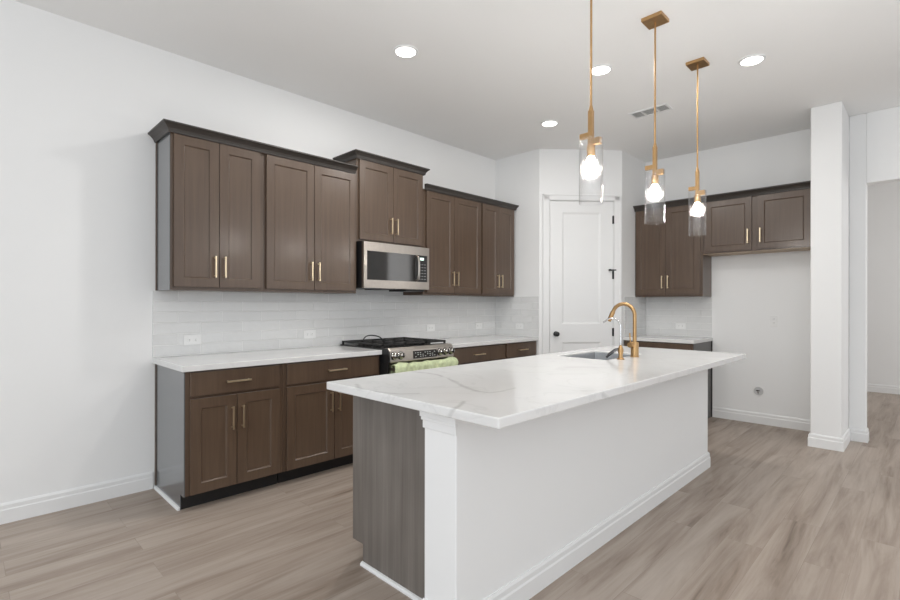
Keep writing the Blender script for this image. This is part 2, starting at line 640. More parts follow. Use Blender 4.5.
lw = HI_ - LO - 0.03
mb = MB().panelled(lw, 0.012, TOP - 0.016, 0.036,
                   [(0.142, lw - 0.168 + 0.02, 0.25, 0.858), (0.142, lw - 0.148, 1.066, 2.368)], bev=0.022, deep=0.010)
ca, sa = math.cos(DA), math.sin(DA)
off = LO + 0.015
door = mb.build('door_1', M['trim'], loc=(XR + ca * off - sa * 0.040, YR + sa * off + ca * 0.040, 0), rotz=DA)
struct(door, 'white two-panel pantry door on the angled corner wall')
MB().lathe([(0.012, 0.0), (0.030, -0.004), (0.030, -0.010), (0.012, -0.014), (0.011, -0.034), (0.022, -0.040),
            (0.029, -0.052), (0.027, -0.064), (0.016, -0.072), (0.002, -0.074)], 24, 1, (0.070, -0.036, 0.953)) \
    .build('door_knob', M['blackmetal'], door, smooth=True)
for z in (2.286, 1.640, 0.972, 0.28):
    m2 = MB().tube([(lw + 0.004, -0.042, z - 0.048), (lw + 0.004, -0.042, z + 0.048)], 0.009, 10)
    m2.box(lw - 0.010, lw + 0.008, -0.040, -0.0365, z - 0.046, z + 0.046)
    m2.build('hinge', M['blackmetal'], door)
m2 = MB().box(lw - 0.055, lw + 0.030, -0.060, -0.044, 1.690, 1.704)
m2.lathe([(0.012, 0), (0.012, -0.02), (0.004, -0.022)], 12, 1, (lw - 0.050, -0.058, 1.697))
m2.build('hinge_stop', M['blackmetal'], door)


# ------------------------------------------------------------------ cabinets
def bar_pull(parent, x, z, length, vertical, yf, mat):
    m = MB()
    s = 0.0055
    h = length / 2
    if vertical:
        m.box(x - s, x + s, yf - 0.034, yf - 0.024, z - h, z + h)
        for q in (-1, 1):
            zc = z + q * (h - 0.011)
            m.box(x - 0.0045, x + 0.0045, yf - 0.026, yf, zc - 0.0045, zc + 0.0045)
    else:
        m.box(x - h, x + h, yf - 0.034, yf - 0.024, z - s, z + s)
        for q in (-1, 1):
            xc = x + q * (h - 0.011)
            m.box(xc - 0.0045, xc + 0.0045, yf - 0.026, yf, z - 0.0045, z + 0.0045)
    return m.build('handle', mat, parent, bevel=0.0012)


def shaker(parent, x0, x1, z0, z1, yb, pull=None, pull_z=0.0, mat=None, rail=0.062, metal=None):
    """pull: 'l' or 'r' = side of the door where the bar pull stands"""
    w = x1 - x0
    m = MB().panelled(w, z0, z1, 0.020, [(rail, w - rail, z0 + rail, z1 - rail)], bev=0.006, deep=0.009, yb=yb)
    d = m.build('door', mat or M['cab'], parent, loc=(x0, 0, 0), bevel=0.0015)
    if pull:
        px = 0.031 if pull == 'l' else w - 0.031
        bar_pull(d, px, pull_z, 0.150, True, yb - 0.020, metal or M['palebrass'])
    return d


def drawer(parent, x0, x1, z0, z1, yb, n=1):
    m = MB().box(x0, x1, yb - 0.020, yb, z0, z1)
    d = m.build('drawer_front', M['cab'], parent, bevel=0.003)
    bar_pull(d, (x0 + x1) / 2, (z0 + z1) / 2, 0.158, False, yb - 0.020, M['palebrass'])
    return d


CT = 0.876


def base_cabinet(label, loc, rotz, w, drawers, doors, left_skin=False, right_skin=False, end_group='base cabinets'):
    r = thing('base_cabinet', label, 'cabinet', loc, rotz, end_group)
    d = 0.610
    MB().box(0.0, w, -d, -0.002, 0.100, CT - 0.001).build('carcass', M['cab'], r)
    MB().box(0.004, w - 0.002, -d + 0.075, -0.01, 0.0, 0.0995).build('toe_kick', M['toe'], r)
    for x0, x1 in drawers:
        drawer(r, x0, x1, 0.716, 0.866, -d)
    for x0, x1, side in doors:
        shaker(r, x0, x1, 0.106, 0.700, -d, side, 0.552)
    skin = [(-0.002, 0), (-d + 0.072, 0), (-d + 0.072, 0.098), (-d, 0.098), (-d, CT - 0.001), (-0.002, CT - 0.001)]
    if left_skin:
        MB().prism(skin, 0, -0.006, -0.0005).build('side_panel', M['cabside'], r)
        MB().box(-0.012, -0.0062, -0.022, -0.002, 0.02, CT - 0.001).build('scribe_strip', M['cab'], r)
        MB().prism([(-0.0065, 0), (-0.022, 0), (-0.021, 0.008), (-0.016, 0.015), (-0.0065, 0.018)], 1, -d + 0.070, -0.002) \
            .build('shoe_moulding', M['trim'], r)['label'] = 'white shoe moulding'
    if right_skin:
        MB().prism(skin, 0, w + 0.0005, w + 0.006).build('side_panel', M['skin_dark'], r)
        MB().box(w + 0.0062, w + 0.012, -0.022, -0.002, 0.0, CT - 0.001).build('scribe_strip', M['toe'], r)
    return r


base_cabinet('dark brown base cabinet at the left end of the counter with a bare side panel', (0, 0, 0), 0, 0.634,
             [(0.026, 0.606)], [(0.026, 0.308, 'r'), (0.3125, 0.606, 'l')], left_skin=True)
base_cabinet('dark brown base cabinet directly left of the gas range', (0.636, 0, 0), 0, 0.853,
             [(0.026, 0.830)], [(0.026, 0.4105, 'r'), (0.415, 0.830, 'l')])
base_cabinet('dark brown base cabinet directly right of the gas range', (2.254, 0, 0), 0, 0.910,
             [(0.036, 0.892)], [(0.036, 0.462, 'r'), (0.4665, 0.892, 'l')])
base_cabinet('narrow dark brown base cabinet between range wall drawers and pantry door', (3.166, 0, 0), 0, 0.582,
             [(0.020, 0.566)], [(0.020, 0.291, 'r'), (0.2955, 0.566, 'l')])
base_cabinet('dark brown base cabinet behind the island beside the empty fridge bay', (XB, DY - 0.003, 0), -PI / 2, 0.766,
             [(0.030, 0.740)], [(0.030, 0.3835, 'r'), (0.388, 0.740, 'l')], right_skin=True)


def upper_cabinet(label, loc, rotz, w, z0, z1, doors, dz0, dz1, pull_z, left_skin=False, right_skin=False, under='cab',
                  kind='upper_cabinet'):
    r = thing(kind, label, 'cabinet', loc, rotz, 'wall cabinets')
    d = 0.305
    MB().box(0, w, -d, -0.002, z0 + 0.004, z1).build('carcass', M['cab'], r)
    MB().box(0, w, -d, -0.002, z0, z0 + 0.0035).build('bottom_panel', M[under], r)
    for x0, x1, side in doors:
        shaker(r, x0, x1, dz0, dz1, -d, side, pull_z)
    if left_skin:
        MB().box(-0.003, -0.0003, -d + 0.001, -0.002, z0, z1).build('side_panel', M['cabside'] if kind == 'upper_cabinet' else M['cab'], r)
        if kind == 'upper_cabinet':
            MB().box(-0.010, -0.0042, -0.020, -0.002, z0, z1).build('scribe_strip', M['cab'], r)
    if right_skin:
        MB().box(w + 0.0003, w + 0.003, -d + 0.001, -0.002, z0, z1).build('side_panel', M['cab'], r)
    return r


UB, UT = 1.387, 2.440
upper_cabinet('brown two-door upper cabinet at the far left, its bare side facing the empty wall', (0, 0, 0), 0, 0.635, UB, UT,
              [(0.018, 0.3055, 'r'), (0.309, 0.600, 'l')], 1.409, 2.424, 1.552, left_skin=True)
upper_cabinet('wide brown two-door upper cabinet directly left of the microwave', (0.637, 0, 0), 0, 0.826, UB, UT,
              [(0.012, 0.4105, 'r'), (0.414, 0.816, 'l')], 1.409, 2.424, 1.558)
upper_cabinet('short raised brown two-door cabinet above the microwave', (1.467, 0, 0), 0, 0.782, 1.846, 2.580,
              [(0.022, 0.395, 'r'), (0.3985, 0.766, 'l')], 1.866, 2.566, 2.014, left_skin=True, kind='bridge_cabinet')
upper_cabinet('wide brown two-door upper cabinet directly right of the microwave', (2.253, 0, 0), 0, 0.866, UB, UT,
              [(0.034, 0.428, 'r'), (0.4315, 0.856, 'l')], 1.409, 2.424, 1.560)
upper_cabinet('narrow brown two-door upper cabinet next to the pantry corner', (3.121, 0, 0), 0, 0.606, UB, UT,
              [(0.012, 0.300, 'r'), (0.3035, 0.588, 'l')], 1.409, 2.424, 1.560)
upper_cabinet('brown two-door upper cabinet right of the pantry door, behind the hanging lamps', (XB, DY - 0.003, 0), -PI / 2,
              0.764, UB, UT, [(0.014, 0.364, 'r'), (0.3675, 0.742, 'l')], 1.409, 2.424, 1.558, right_skin=True)
upper_cabinet('short brown two-door cabinet high over the empty fridge bay', (XB, -2.080, 0), -PI / 2,
              1.012, 1.852, UT, [(0.025, 0.473, 'r'), (0.523, 0.980, 'l')], 1.870, 2.424, 2.012, under='under',
              kind='bridge_cabinet')


def crown(label, loc, rotz, x0, x1, z0, z1, left=True, right=False, d=0.327, reach=0.048):
    """cove crown sitting on the cabinet front, returning to the wall at its free ends"""
    h = z1 - z0
    prof = [(0.0, 0.0), (0.006, 0.0), (0.009, h * 0.18), (reach * 0.34, h * 0.42), (reach * 0.66, h * 0.68), (reach * 0.86, h * 0.80),
            (reach, h * 0.84), (reach, h), (0.0, h)]
    rings = []
    if left:
        rings.append([(x0 - o, -0.002, z0 + z) for o, z in prof])
        rings.append([(x0 - o, -d - o, z0 + z) for o, z in prof])
    else:
        rings.append([(x0, -d - o, z0 + z) for o, z in prof])
    if right:
        rings.append([(x1 + o, -d - o, z0 + z) for o, z in prof])
        rings.append([(x1 + o, -0.002, z0 + z) for o, z in prof])
    else:
        rings.append([(x1, -d - o, z0 + z) for o, z in prof])
    m = MB().sweep(rings, None)
    o = m.build('crown_moulding', M['crown'], loc=loc, rotz=rotz)
    return tag(o, label, 'moulding', 'crown mouldings on the wall cabinets')


M['crown'] = stain('crown_stain', (0.032, 0.027, 0.024), (0.052, 0.043, 0.037), rough=0.4)
crown('dark brown crown moulding along the two left upper cabinets', (0, 0, 0), 0, -0.0105, 1.440, 2.4255, 2.486)
crown('dark brown crown moulding on the raised cabinet over the microwave', (1.467, 0, 0), 0, -0.0105, 0.783, 2.5675, 2.628, True, True, reach=0.040)
crown('dark brown crown moulding along the two upper cabinets right of the microwave', (2.253, 0, 0), 0, 0.0, 1.475, 2.4255, 2.482, False, True, reach=0.036)
crown('dark brown crown moulding running over the fridge bay cabinets', (XB, DY - 0.003, 0), -PI / 2, 0.0, 1.786, 2.4255, 2.490, False, False)


# ------------------------------------------------------------------ worktops and tiles
def slab(x0, x1, y0, y1, hole=None, z0=CT, z1=0.914):
    m = MB()
    if not hole:
        return m.box(x0, x1, y0, y1, z0, z1)
    bm = m.bm
    hx0, hx1, hy0, hy1 = hole
    xs, ys = [x0, hx0, hx1, x1], [y0, hy0, hy1, y1]
    for z in (z0, z1):
        g = {(i, j): bm.verts.new((xs[i], ys[j], z)) for i in range(4) for j in range(4)}
        for i in range(3):
            for j in range(3):
                if (i, j) != (1, 1):
                    bm.faces.new((g[i, j], g[i + 1, j], g[i + 1, j + 1], g[i, j + 1]))
        if z == z0:
            lo = g
        else:
            hi = g
    out = [(i, 0) for i in range(4)] + [(3, j) for j in (1, 2, 3)] + [(i, 3) for i in (2, 1, 0)] + [(0, 2), (0, 1)]
    for k in range(len(out)):
        a, b = out[k], out[(k + 1) % len(out)]
        bm.faces.new((lo[a], lo[b], hi[b], hi[a]))
    inn = [(1, 1), (2, 1), (2, 2), (1, 2)]
    for k in range(4):
        a, b = inn[k], inn[(k + 1) % 4]
        bm.faces.new((lo[a], lo[b], hi[b], hi[a]))
    return m


tag(slab(-0.026, 1.490, -0.648, -0.001).build('countertop', M['quartz'], bevel=0.004),
    'white quartz countertop left of the gas range, ending at the bare wall', 'countertop', 'wall countertops')
tag(slab(2.252, XR - 0.001, -0.648, -0.001).build('countertop', M['quartz'], bevel=0.004),
    'white quartz countertop between the gas range and the pantry corner', 'countertop', 'wall countertops')
tag(slab(XB - 0.640, XB - 0.001, -2.092, DY - 0.001).build('countertop', M['quartz'], bevel=0.004),
    'white quartz countertop beside the empty fridge bay, behind the faucet', 'countertop', 'wall countertops')

TT = 1.3865
tag(MB().box(-0.026, XR - 0.0005, -0.008, -0.0005, 0.9145, TT).build('tile_backsplash', M['tile_x']),
    'long white subway tile backsplash behind the gas range', 'backsplash', 'tiled splashbacks')
tag(MB().box(XR - 0.008, XR - 0.0005, -0.650, -0.0085, 0.9145, TT).build('tile_backsplash', M['tile_y']),
    'short white tile splashback on the return wall left of the pantry door', 'backsplash', 'tiled splashbacks')
tag(MB().box(XB - 0.008, XB - 0.0005, -2.080, DY - 0.0085, 0.9145, TT).build('tile_backsplash', M['tile_y']),
    'white tile backsplash under the cabinet right of the pantry door', 'backsplash', 'tiled splashbacks')
tag(MB().box(DX + 0.055, XB - 0.0005, DY - 0.008, DY - 0.0005, 0.9145, TT).build('tile_backsplash', M['tile_x']),
    'narrow white tile return just right of the pantry door, seen behind the faucet', 'backsplash', 'tiled splashbacks')


# ------------------------------------------------------------------ island
IX0, IX1, IY0, IY1 = 0.282, 3.322, -1.780, -2.862
KX0, KX1, KY0, KY1 = 0.328, 3.224, -2.442, -2.620
isl = thing('kitchen_island', 'white kitchen island base with a grey wood end panel and white corner post', 'island',
            ((KX0 + KX1) / 2, -2.2, 0))
ox, oy = isl.location.x, isl.location.y


def ib(m):
    return m.xform(Matrix.Translation((-ox, -oy, 0)))


SX0, SX1, SY0, SY1 = 2.140, 2.712, -2.300, -1.915       # sink opening
m = MB().box(0.440, 2.10, KY0 + 0.001, -1.815, 0.1, CT - 0.001)
m.box(2.76, KX1 - 0.01, KY0 + 0.001, -1.815, 0.1, CT - 0.001)
m.box(2.10, 2.76, KY0 + 0.001, -1.815, 0.1, 0.60)
m.box(2.10, 2.76, -1.840, -1.815, 0.60, CT - 0.001)
ib(m).build('carcass', M['cab'], isl)
ib(MB().box(0.445, KX1 - 0.012, KY0 + 0.01, -1.885, 0, 0.099)).build('toe_kick', M['toe'], isl)
ib(MB().prism([(KY0, 0), (-1.880, 0), (-1.880, 0.102), (-1.792, 0.102), (-1.792, CT - 0.001), (KY0, CT - 0.001)],
              0, 0.430, 0.4395)).build('end_panel', M['veneer'], isl)['label'] = 'grey brown wood grain end panel'
ib(MB().prism([(0.4295, 0), (0.415, 0), (0.416, 0.007), (0.421, 0.014), (0.4295, 0.017)], 1, KY0 - 0.001, -1.876)) \
    .build('shoe_moulding', M['trim'], isl)['label'] = 'white shoe moulding'
fx = [0.445, 0.905, 1.365, 2.10, 2.43, 2.76, KX1 - 0.012]
for a, b in zip(fx[:-1], fx[1:]):
    w = b - a - 0.006
    m = MB().panelled(w, 0.106, 0.866, 0.020, [(0.06, w - 0.06, 0.166, 0.806)], bev=0.006, deep=0.009)
    m.xform(Matrix.Translation((a + 0.003 + w - ox, -1.815 - oy, 0)) @ Matrix.Rotation(PI, 4, 'Z'))
    d = m.build('door', M['cab'], isl)
ib(MB().box(KX0, KX1, KY1, KY0 - 0.0005, 0, CT - 0.001)).build('back_wall', M['islwall'] if 'islwall' in M else M['wall'], isl,
                                                           bevel=0.006)['label'] = 'white painted back and corner post'
# capital under the worktop: two stepped mouldings wrapped round the post
m = MB()
for o_, z0, z1 in ((0.014, 0.846, CT - 0.001), (0.010, 0.832, 0.846), (0.005, 0.800, 0.832)):
    m.box(KX0 - o_, KX0 + 0.004, KY1 - 0.5 * o_, KY0 + o_, z0, z1)
ib(m).build('post_capital', M['trim'], isl, bevel=0.003)
# base moulding round the back wall
prof = [(0, 0), (0.015, 0), (0.015, 0.076), (0.011, 0.084), (0.011, 0.106), (0.006, 0.118), (0, 0.118)]
rings = []
for px, py, nx, ny in ((KX0, KY0, -1, 0), (KX0, KY1, -1, -1), (KX1, KY1, 1, -1), (KX1, KY0, 1, 0)):
    rings.append([(px + nx * o_, py + ny * o_, z) for o_, z in prof])
ib(MB().sweep(rings, None)).build('base_moulding', M['trim'], isl)

tag(slab(IX0, IX1, IY1, IY0, (SX0, SX1, SY0, SY1)).build('island_countertop', M['quartz_vein'], bevel=0.005),
    'large white quartz island worktop with soft grey veins', 'countertop')

# undermount sink
sk = thing('kitchen_sink', 'undermount stainless steel sink set in the island worktop', 'sink', ((SX0 + SX1) / 2, (SY0 + SY1) / 2, 0.66))
m = MB()
bm = m.bm
sx, sy = (SX1 - SX0) / 2, (SY1 - SY0) / 2


def rrect(hx, hy, r, z, n=5):
    pts = []
    for qx, qy, a0 in ((1, 1, 0), (-1, 1, PI / 2), (-1, -1, PI), (1, -1, 1.5 * PI)):
        for k in range(n + 1):
            a = a0 + PI / 2 * k / n
            pts.append((qx * (hx - r) + r * math.cos(a), qy * (hy - r) + r * math.sin(a), z))
    return pts


loops = [rrect(sx - 0.0008, sy - 0.0008, 0.004, 0.242), rrect(sx - 0.0025, sy - 0.0025, 0.006, 0.2405),
         rrect(sx - 0.004, sy - 0.004, 0.02, 0.02), rrect(sx - 0.02, sy - 0.02, 0.02, 0.004), rrect(0.05, 0.05, 0.045, 0.0)]
L = [[bm.verts.new(p) for p in lp] for lp in loops]
for a, b in zip(L[:-1], L[1:]):
    n = len(a)
    for k in range(n):
        bm.faces.new((a[k], a[(k + 1) % n], b[(k + 1) % n], b[k]))
bm.faces.new(L[-1])
m.build('basin', M['sinksteel'], sk, smooth=True)
MB().lathe([(0.045, 0.001), (0.045, 0.004), (0.030, 0.003), (0.012, 0.006), (0.004, 0.010)], 20).build('drain', M['chrome'], sk, smooth=True)

# pull-down faucet
fc = thing('kitchen_faucet', 'tall brushed brass gooseneck pull-down faucet behind the island sink', 'faucet', (2.478, -2.352, 0.914))
MB().lathe([(0.031, 0.0), (0.031, 0.004), (0.0275, 0.006), (0.0275, 0.104), (0.025, 0.108), (0.014, 0.110)], 28).build('body', M['brass'], fc, smooth=True)
pts = [(0, 0, 0.105), (0, 0, 0.20)]
R_, zc_ = 0.085, 0.300
for k in range(0, 19):
    a = PI * 0.885 * k / 18
    pts.append((0, R_ - R_ * math.cos(a), zc_ + R_ * math.sin(a)))
e = Vector(pts[-1])
dn = (e - Vector(pts[-2])).normalized()
MB().tube(pts, 0.0135, 16).build('spout', M['brass'], fc, smooth=True)
MB().tube([e, e + dn * 0.010, e + dn * 0.055, e + dn * 0.082], [0.0145, 0.0165, 0.0165, 0.014], 16).build('spray_head', M['brass'], fc, smooth=True)
m = MB().tube([(-0.024, 0.006, 0.088), (-0.058, 0.014, 0.088)], 0.019, 16)
lv = m.build('valve', M['brass'], fc, smooth=True)
MB().tube([(-0.046, 0.011, 0.100), (-0.050, 0.014, 0.175)], 0.0045, 8).build('lever', M['brass'], lv, smooth=True)

# filtered water tap
ft = thing('water_filter_tap', 'slim chrome bar tap on a small brass base, left of the tall brass faucet', 'faucet', (2.253, -2.352, 0.914))
MB().lathe([(0.026, 0.0), (0.026, 0.005), (0.017, 0.010), (0.0135, 0.030), (0.019, 0.055), (0.019, 0.070), (0.013, 0.084), (0.006, 0.100)], 22) \
    .build('base', M['brass'], ft, smooth=True)
pts = [(0, 0, 0.085), (0, 0, 0.215)]
for k in range(0, 13):
    a = math.radians(128) * k / 12
    pts.append((0, 0.062 - 0.062 * math.cos(a), 0.222 + 0.062 * math.sin(a)))
e = Vector(pts[-1])
dn = (e - Vector(pts[-2])).normalized()
pts.append(e + dn * 0.035)
MB().tube(pts, 0.0052, 12).build('spout', M['chrome'], ft, smooth=True)
MB().tube([(0, 0.012, 0.072), (0, 0.040, 0.062), (0, 0.080, 0.030), (0, 0.105, 0.006)], [0.008, 0.011, 0.011, 0.008], 12).build('lever', M['grey_chrome'], ft, smooth=True)

# ------------------------------------------------------------------ gas range
rg = thing('gas_range', 'stainless steel slide-in gas range with black grates between the counters', 'range', (1.858, -0.33, 0))
RX = 1.858


def rb(m):
    return m.xform(Matrix.Translation((-1.858, 0.33, 0)))


rb(MB().box(1.495, 2.245, -0.655, -0.010, 0.06, 0.904)).build('body', M['bplastic'], rg)
rb(MB().box(1.494, 2.2465, -0.660, -0.010, 0.9045, 0.926)).build('cooktop', M['bglass'], rg, bevel=0.003)
rb(MB().prism([(-0.657, 0.926), (-0.657, 0.800), (-0.722, 0.800), (-0.742, 0.814), (-0.732, 0.905), (-0.706, 0.930), (-0.668, 0.932)],
              0, 1.5055, 2.246)).build('control_panel', M['steel'], rg, bevel=0.004)
rb(MB().prism([(-0.657, 0.926), (-0.657, 0.235), (-0.712, 0.235), (-0.722, 0.800), (-0.736, 0.818), (-0.728, 0.903), (-0.703, 0.926)],
              0, 1.4945, 1.505)).build('end_cap', M['bplastic'], rg)
nrm = Vector((0, -0.994, 0.109)).normalized()
for kx in (1.542, 1.614, 2.068, 2.138, 2.206):
    c = Vector((kx, -0.7375, 0.866))
    m = MB().tube([c, c + nrm * 0.008, c + nrm * 0.010, c + nrm * 0.034, c + nrm * 0.038], [0.031, 0.030, 0.026, 0.022, 0.017], 20)
    k = rb(m).build('knob', M['knobsteel'], rg, smooth=True)
    rb(MB().tube([c - nrm * 0.001, c + nrm * 0.004], 0.0345, 20)).build('skirt', M['blackmetal'], k, smooth=True)
    a, b = c + nrm * 0.0385, c + nrm * 0.041
    rb(MB().box(kx - 0.004, kx + 0.004, a.y - 0.005, a.y + 0.004, a.z - 0.019, a.z + 0.019)).build('grip', M['blackmetal'], k)
m = MB().prism([(-0.7345, 0.905 - 0.012), (-0.7435, 0.828), (-0.7405, 0.828), (-0.7315, 0.905 - 0.012)], 0, 1.752, 2.030)
dp = rb(m).build('display', M['dspl'], rg)
m = MB()
for row, zz in enumerate((0.876, 0.860, 0.844)):
    for k in range(9):
        if (k * 7 + row * 5) % 4 == 1:
            continue
        yy = -0.7435 + (zz - 0.828) / (0.893 - 0.828) * 0.009 - 0.0008
        m.box(1.772 + k * 0.028, 1.772 + k * 0.028 + 0.013, yy - 0.0006, yy + 0.0006, zz - 0.0022, zz + 0.0022)
rb(m).build('key_marks', M['pilot'], dp)
dr = rb(MB().box(1.506, 2.242, -0.705, -0.656, 0.235, 0.792)).build('oven_door', M['steel'], rg, bevel=0.004)
rb(MB().box(1.60, 2.116, -0.7085, -0.7052, 0.36, 0.66)).build('window', M['bglass'], dr)
m = MB().tube([(1.512, -0.762, 0.762), (2.216, -0.762, 0.762)], 0.013, 14)
for hx in (1.526, 2.200):
    m.box(hx - 0.013, hx + 0.013, -0.762, -0.704, 0.750, 0.774)
rb(m).build('handle', M['steel'], dr, smooth=True)
rb(MB().box(1.498, 2.242, -0.700, -0.656, 0.065, 0.228)).build('storage_drawer', M['steel'], rg, bevel=0.004)
for fxx in (1.52, 2.215):
    for fyy in (-0.62, -0.06):
        rb(MB().lathe([(0.02, 0), (0.02, 0.01), (0.012, 0.012), (0.012, 0.06)], 12, 2, (fxx, fyy, 0))).build('foot', M['bplastic'], rg)
for bx, by, br in ((1.622, -0.50, 0.045), (1.622, -0.18, 0.038), (1.870, -0.34, 0.055), (2.116, -0.50, 0.045), (2.116, -0.18, 0.036)):
    rb(MB().lathe([(br, 0.9265), (br, 0.934), (br * 0.8, 0.936), (br * 0.8, 0.943), (br * 0.2, 0.945)], 24, 2, (bx, by, 0))) \
        .build('burner', M['iron'], rg, smooth=True)
for gx0, gx1 in ((1.499, 1.744), (1.750, 1.990), (1.996, 2.240)):
    m = MB()
    y0, y1, t, z0, z1 = -0.640, -0.030, 0.008, 0.944, 0.958
    m.box(gx0, gx1, y0, y0 + 2 * t, z0, z1).box(gx0, gx1, y1 - 2 * t, y1, z0, z1)
    m.box(gx0, gx0 + 2 * t, y0, y1, z0, z1).box(gx1 - 2 * t, gx1, y0, y1, z0, z1)
    m.box(gx0, gx1, -0.342, -0.328, z0, z1)
    cx = (gx0 + gx1) / 2
    m.box(cx - 0.006, cx + 0.006, y0, y1, z0, z1)
    for yy in (-0.50, -0.18):
        m.box(gx0, gx1, yy - 0.006, yy + 0.006, z0, z1)
    for fx_ in (gx0, gx1 - 2 * t):
        for fy_ in (y0, -0.343, y1 - 2 * t):
            m.box(fx_, fx_ + 2 * t, fy_, fy_ + 2 * t, 0.9265, z0)
    rb(m).build('grate', M['iron'], rg, bevel=0.002)

# cord left lying on the grates
pts = []
for k in range(33):
    a = k / 32
    th = -0.4 + a * (PI + 0.8)
    pts.append((1.70 - 0.12 * math.cos(th) + 0.02 * math.sin(6 * a), -0.21 - 0.02 * math.cos(2 * th), 0.9635 + 0.042 * max(0.0, math.sin(th)) ** 0.8))
tag(MB().tube(pts, 0.0055, 8).build('loose_cable', M['bplastic'], smooth=True), 'thin black cable looped on top of the stove grates', 'cable')

# cloth draped on the oven door handle
from mathutils import noise as mnoise
m = MB()
bm = m.bm
NX, NV = 110, 24
prev = None
random.seed(3)
ph = [random.uniform(0, 6.28) for _ in range(8)]
for i in range(NX + 1):
    u = i / NX
    x = 1.512 + u * 0.718
    row = []
    lump = 0.011 + 0.010 * mnoise.noise((u * 6, 0.3, 2.2)) + 0.014 * math.exp(-((u - 0.12) / 0.09) ** 2) + 0.010 * math.exp(-((u - 0.93) / 0.06) ** 2)
    pinch = 0.012 * math.exp(-((u - 0.245) / 0.022) ** 2)
    for j in range(NV + 1):
        v = j / NV
        # profile: up the back of the bar, over it, down the front
        if v < 0.25:
            q = v / 0.25
            y, z = 0.026, -0.06 + 0.06 * q
        elif v < 0.55:
            a = PI * (v - 0.25) / 0.30
            y, z = 0.026 * math.cos(a), 0.026 * math.sin(a)
        else:
            q = (v - 0.55) / 0.45
            y, z = -0.026 - 0.008 * q, -0.17 * q
        fold = 0.016 * mnoise.noise((u * 13, v * 3.5, 1.7)) + 0.010 * mnoise.noise((u * 31 + 4 * v, v * 6, 5.1)) + 0.004 * mnoise.noise((u * 70, v * 14, 9.3))
        k = 1.0 + (lump - pinch) / 0.026
        if y < 0:
            yy = y * k + fold - 0.004
        else:
            yy = min(y * k + 0.3 * fold, 0.045)
        zz = z * k if z > 0 else z
        row.append(bm.verts.new((x + 0.006 * math.sin(7 * v + 11 * u), -0.762 + yy, 0.762 + zz + 0.3 * fold * (z > 0))))
    if prev:
        for j in range(NV):
            bm.faces.new((prev[j], prev[j + 1], row[j + 1], row[j]))
    prev = row
cl = m.build('cloth', M['cloth'], smooth=True)
sd = cl.modifiers.new('thickness', 'SOLIDIFY')
sd.thickness = 0.004
tag(cl, 'crumpled pale green cloth hung along the front handle of the gas range', 'cloth')

# ------------------------------------------------------------------ microwave
mw = thing('microwave', 'stainless over-the-range microwave under the raised cabinet', 'microwave', (1.862, -0.20, 1.434))


def mwb(m):
    return m.xform(Matrix.Translation((-1.862, 0.20, -1.434)))


mwb(MB().box(1.478, 2.247, -0.372, -0.012, 1.436, 1.8445)).build('body', M['bplastic'], mw)
m = MB()
m.box(1.478, 2.2475, -0.402, -0.373, 1.762, 1.840)       # top band
m.box(1.478, 2.2475, -0.402, -0.373, 1.436, 1.508)       # bottom band
m.box(1.478, 1.512, -0.402, -0.373, 1.508, 1.762)
m.box(2.222, 2.2475, -0.402, -0.373, 1.508, 1.762)
mwb(m).build('front_frame', M['steel'], mw)
mwb(MB().box(1.512, 2.094, -0.400, -0.373, 1.508, 1.762)).build('door_window', M['bglass'], mw)
cp = mwb(MB().box(2.096, 2.222, -0.400, -0.373, 1.508, 1.762)).build('control_panel', M['bplastic'], mw)
mwb(MB().box(2.130, 2.178, -0.4012, -0.4002, 1.716, 1.740)).build('clock_display', M['display'], cp)
for r_ in range(6):
    for c_ in range(3):
        mwb(MB().box(2.113 + c_ * 0.034, 2.137 + c_ * 0.034, -0.4012, -0.4002, 1.532 + r_ * 0.028, 1.537 + r_ * 0.028)) \
            .build('button', M['grey'], cp)
pts = [(2.082, -0.402, 1.522), (2.082, -0.428, 1.532), (2.082, -0.438, 1.575), (2.082, -0.440, 1.635), (2.082, -0.438, 1.695), (2.082, -0.428, 1.740), (2.082, -0.402, 1.750)]
mwb(MB().tube(pts, 0.0125, 12)).build('handle', M['steel'], mw, smooth=True)
mwb(MB().box(1.70, 1.86, -0.36, -0.10, 1.428, 1.4358)).build('vent_grille', M['bplastic'], mw)
mwb(MB().box(1.99, 2.22, -0.36, -0.10, 1.418, 1.4358)).build('vent_grille', M['bplastic'], mw)

# ------------------------------------------------------------------ pendant lamps
PY = -2.645


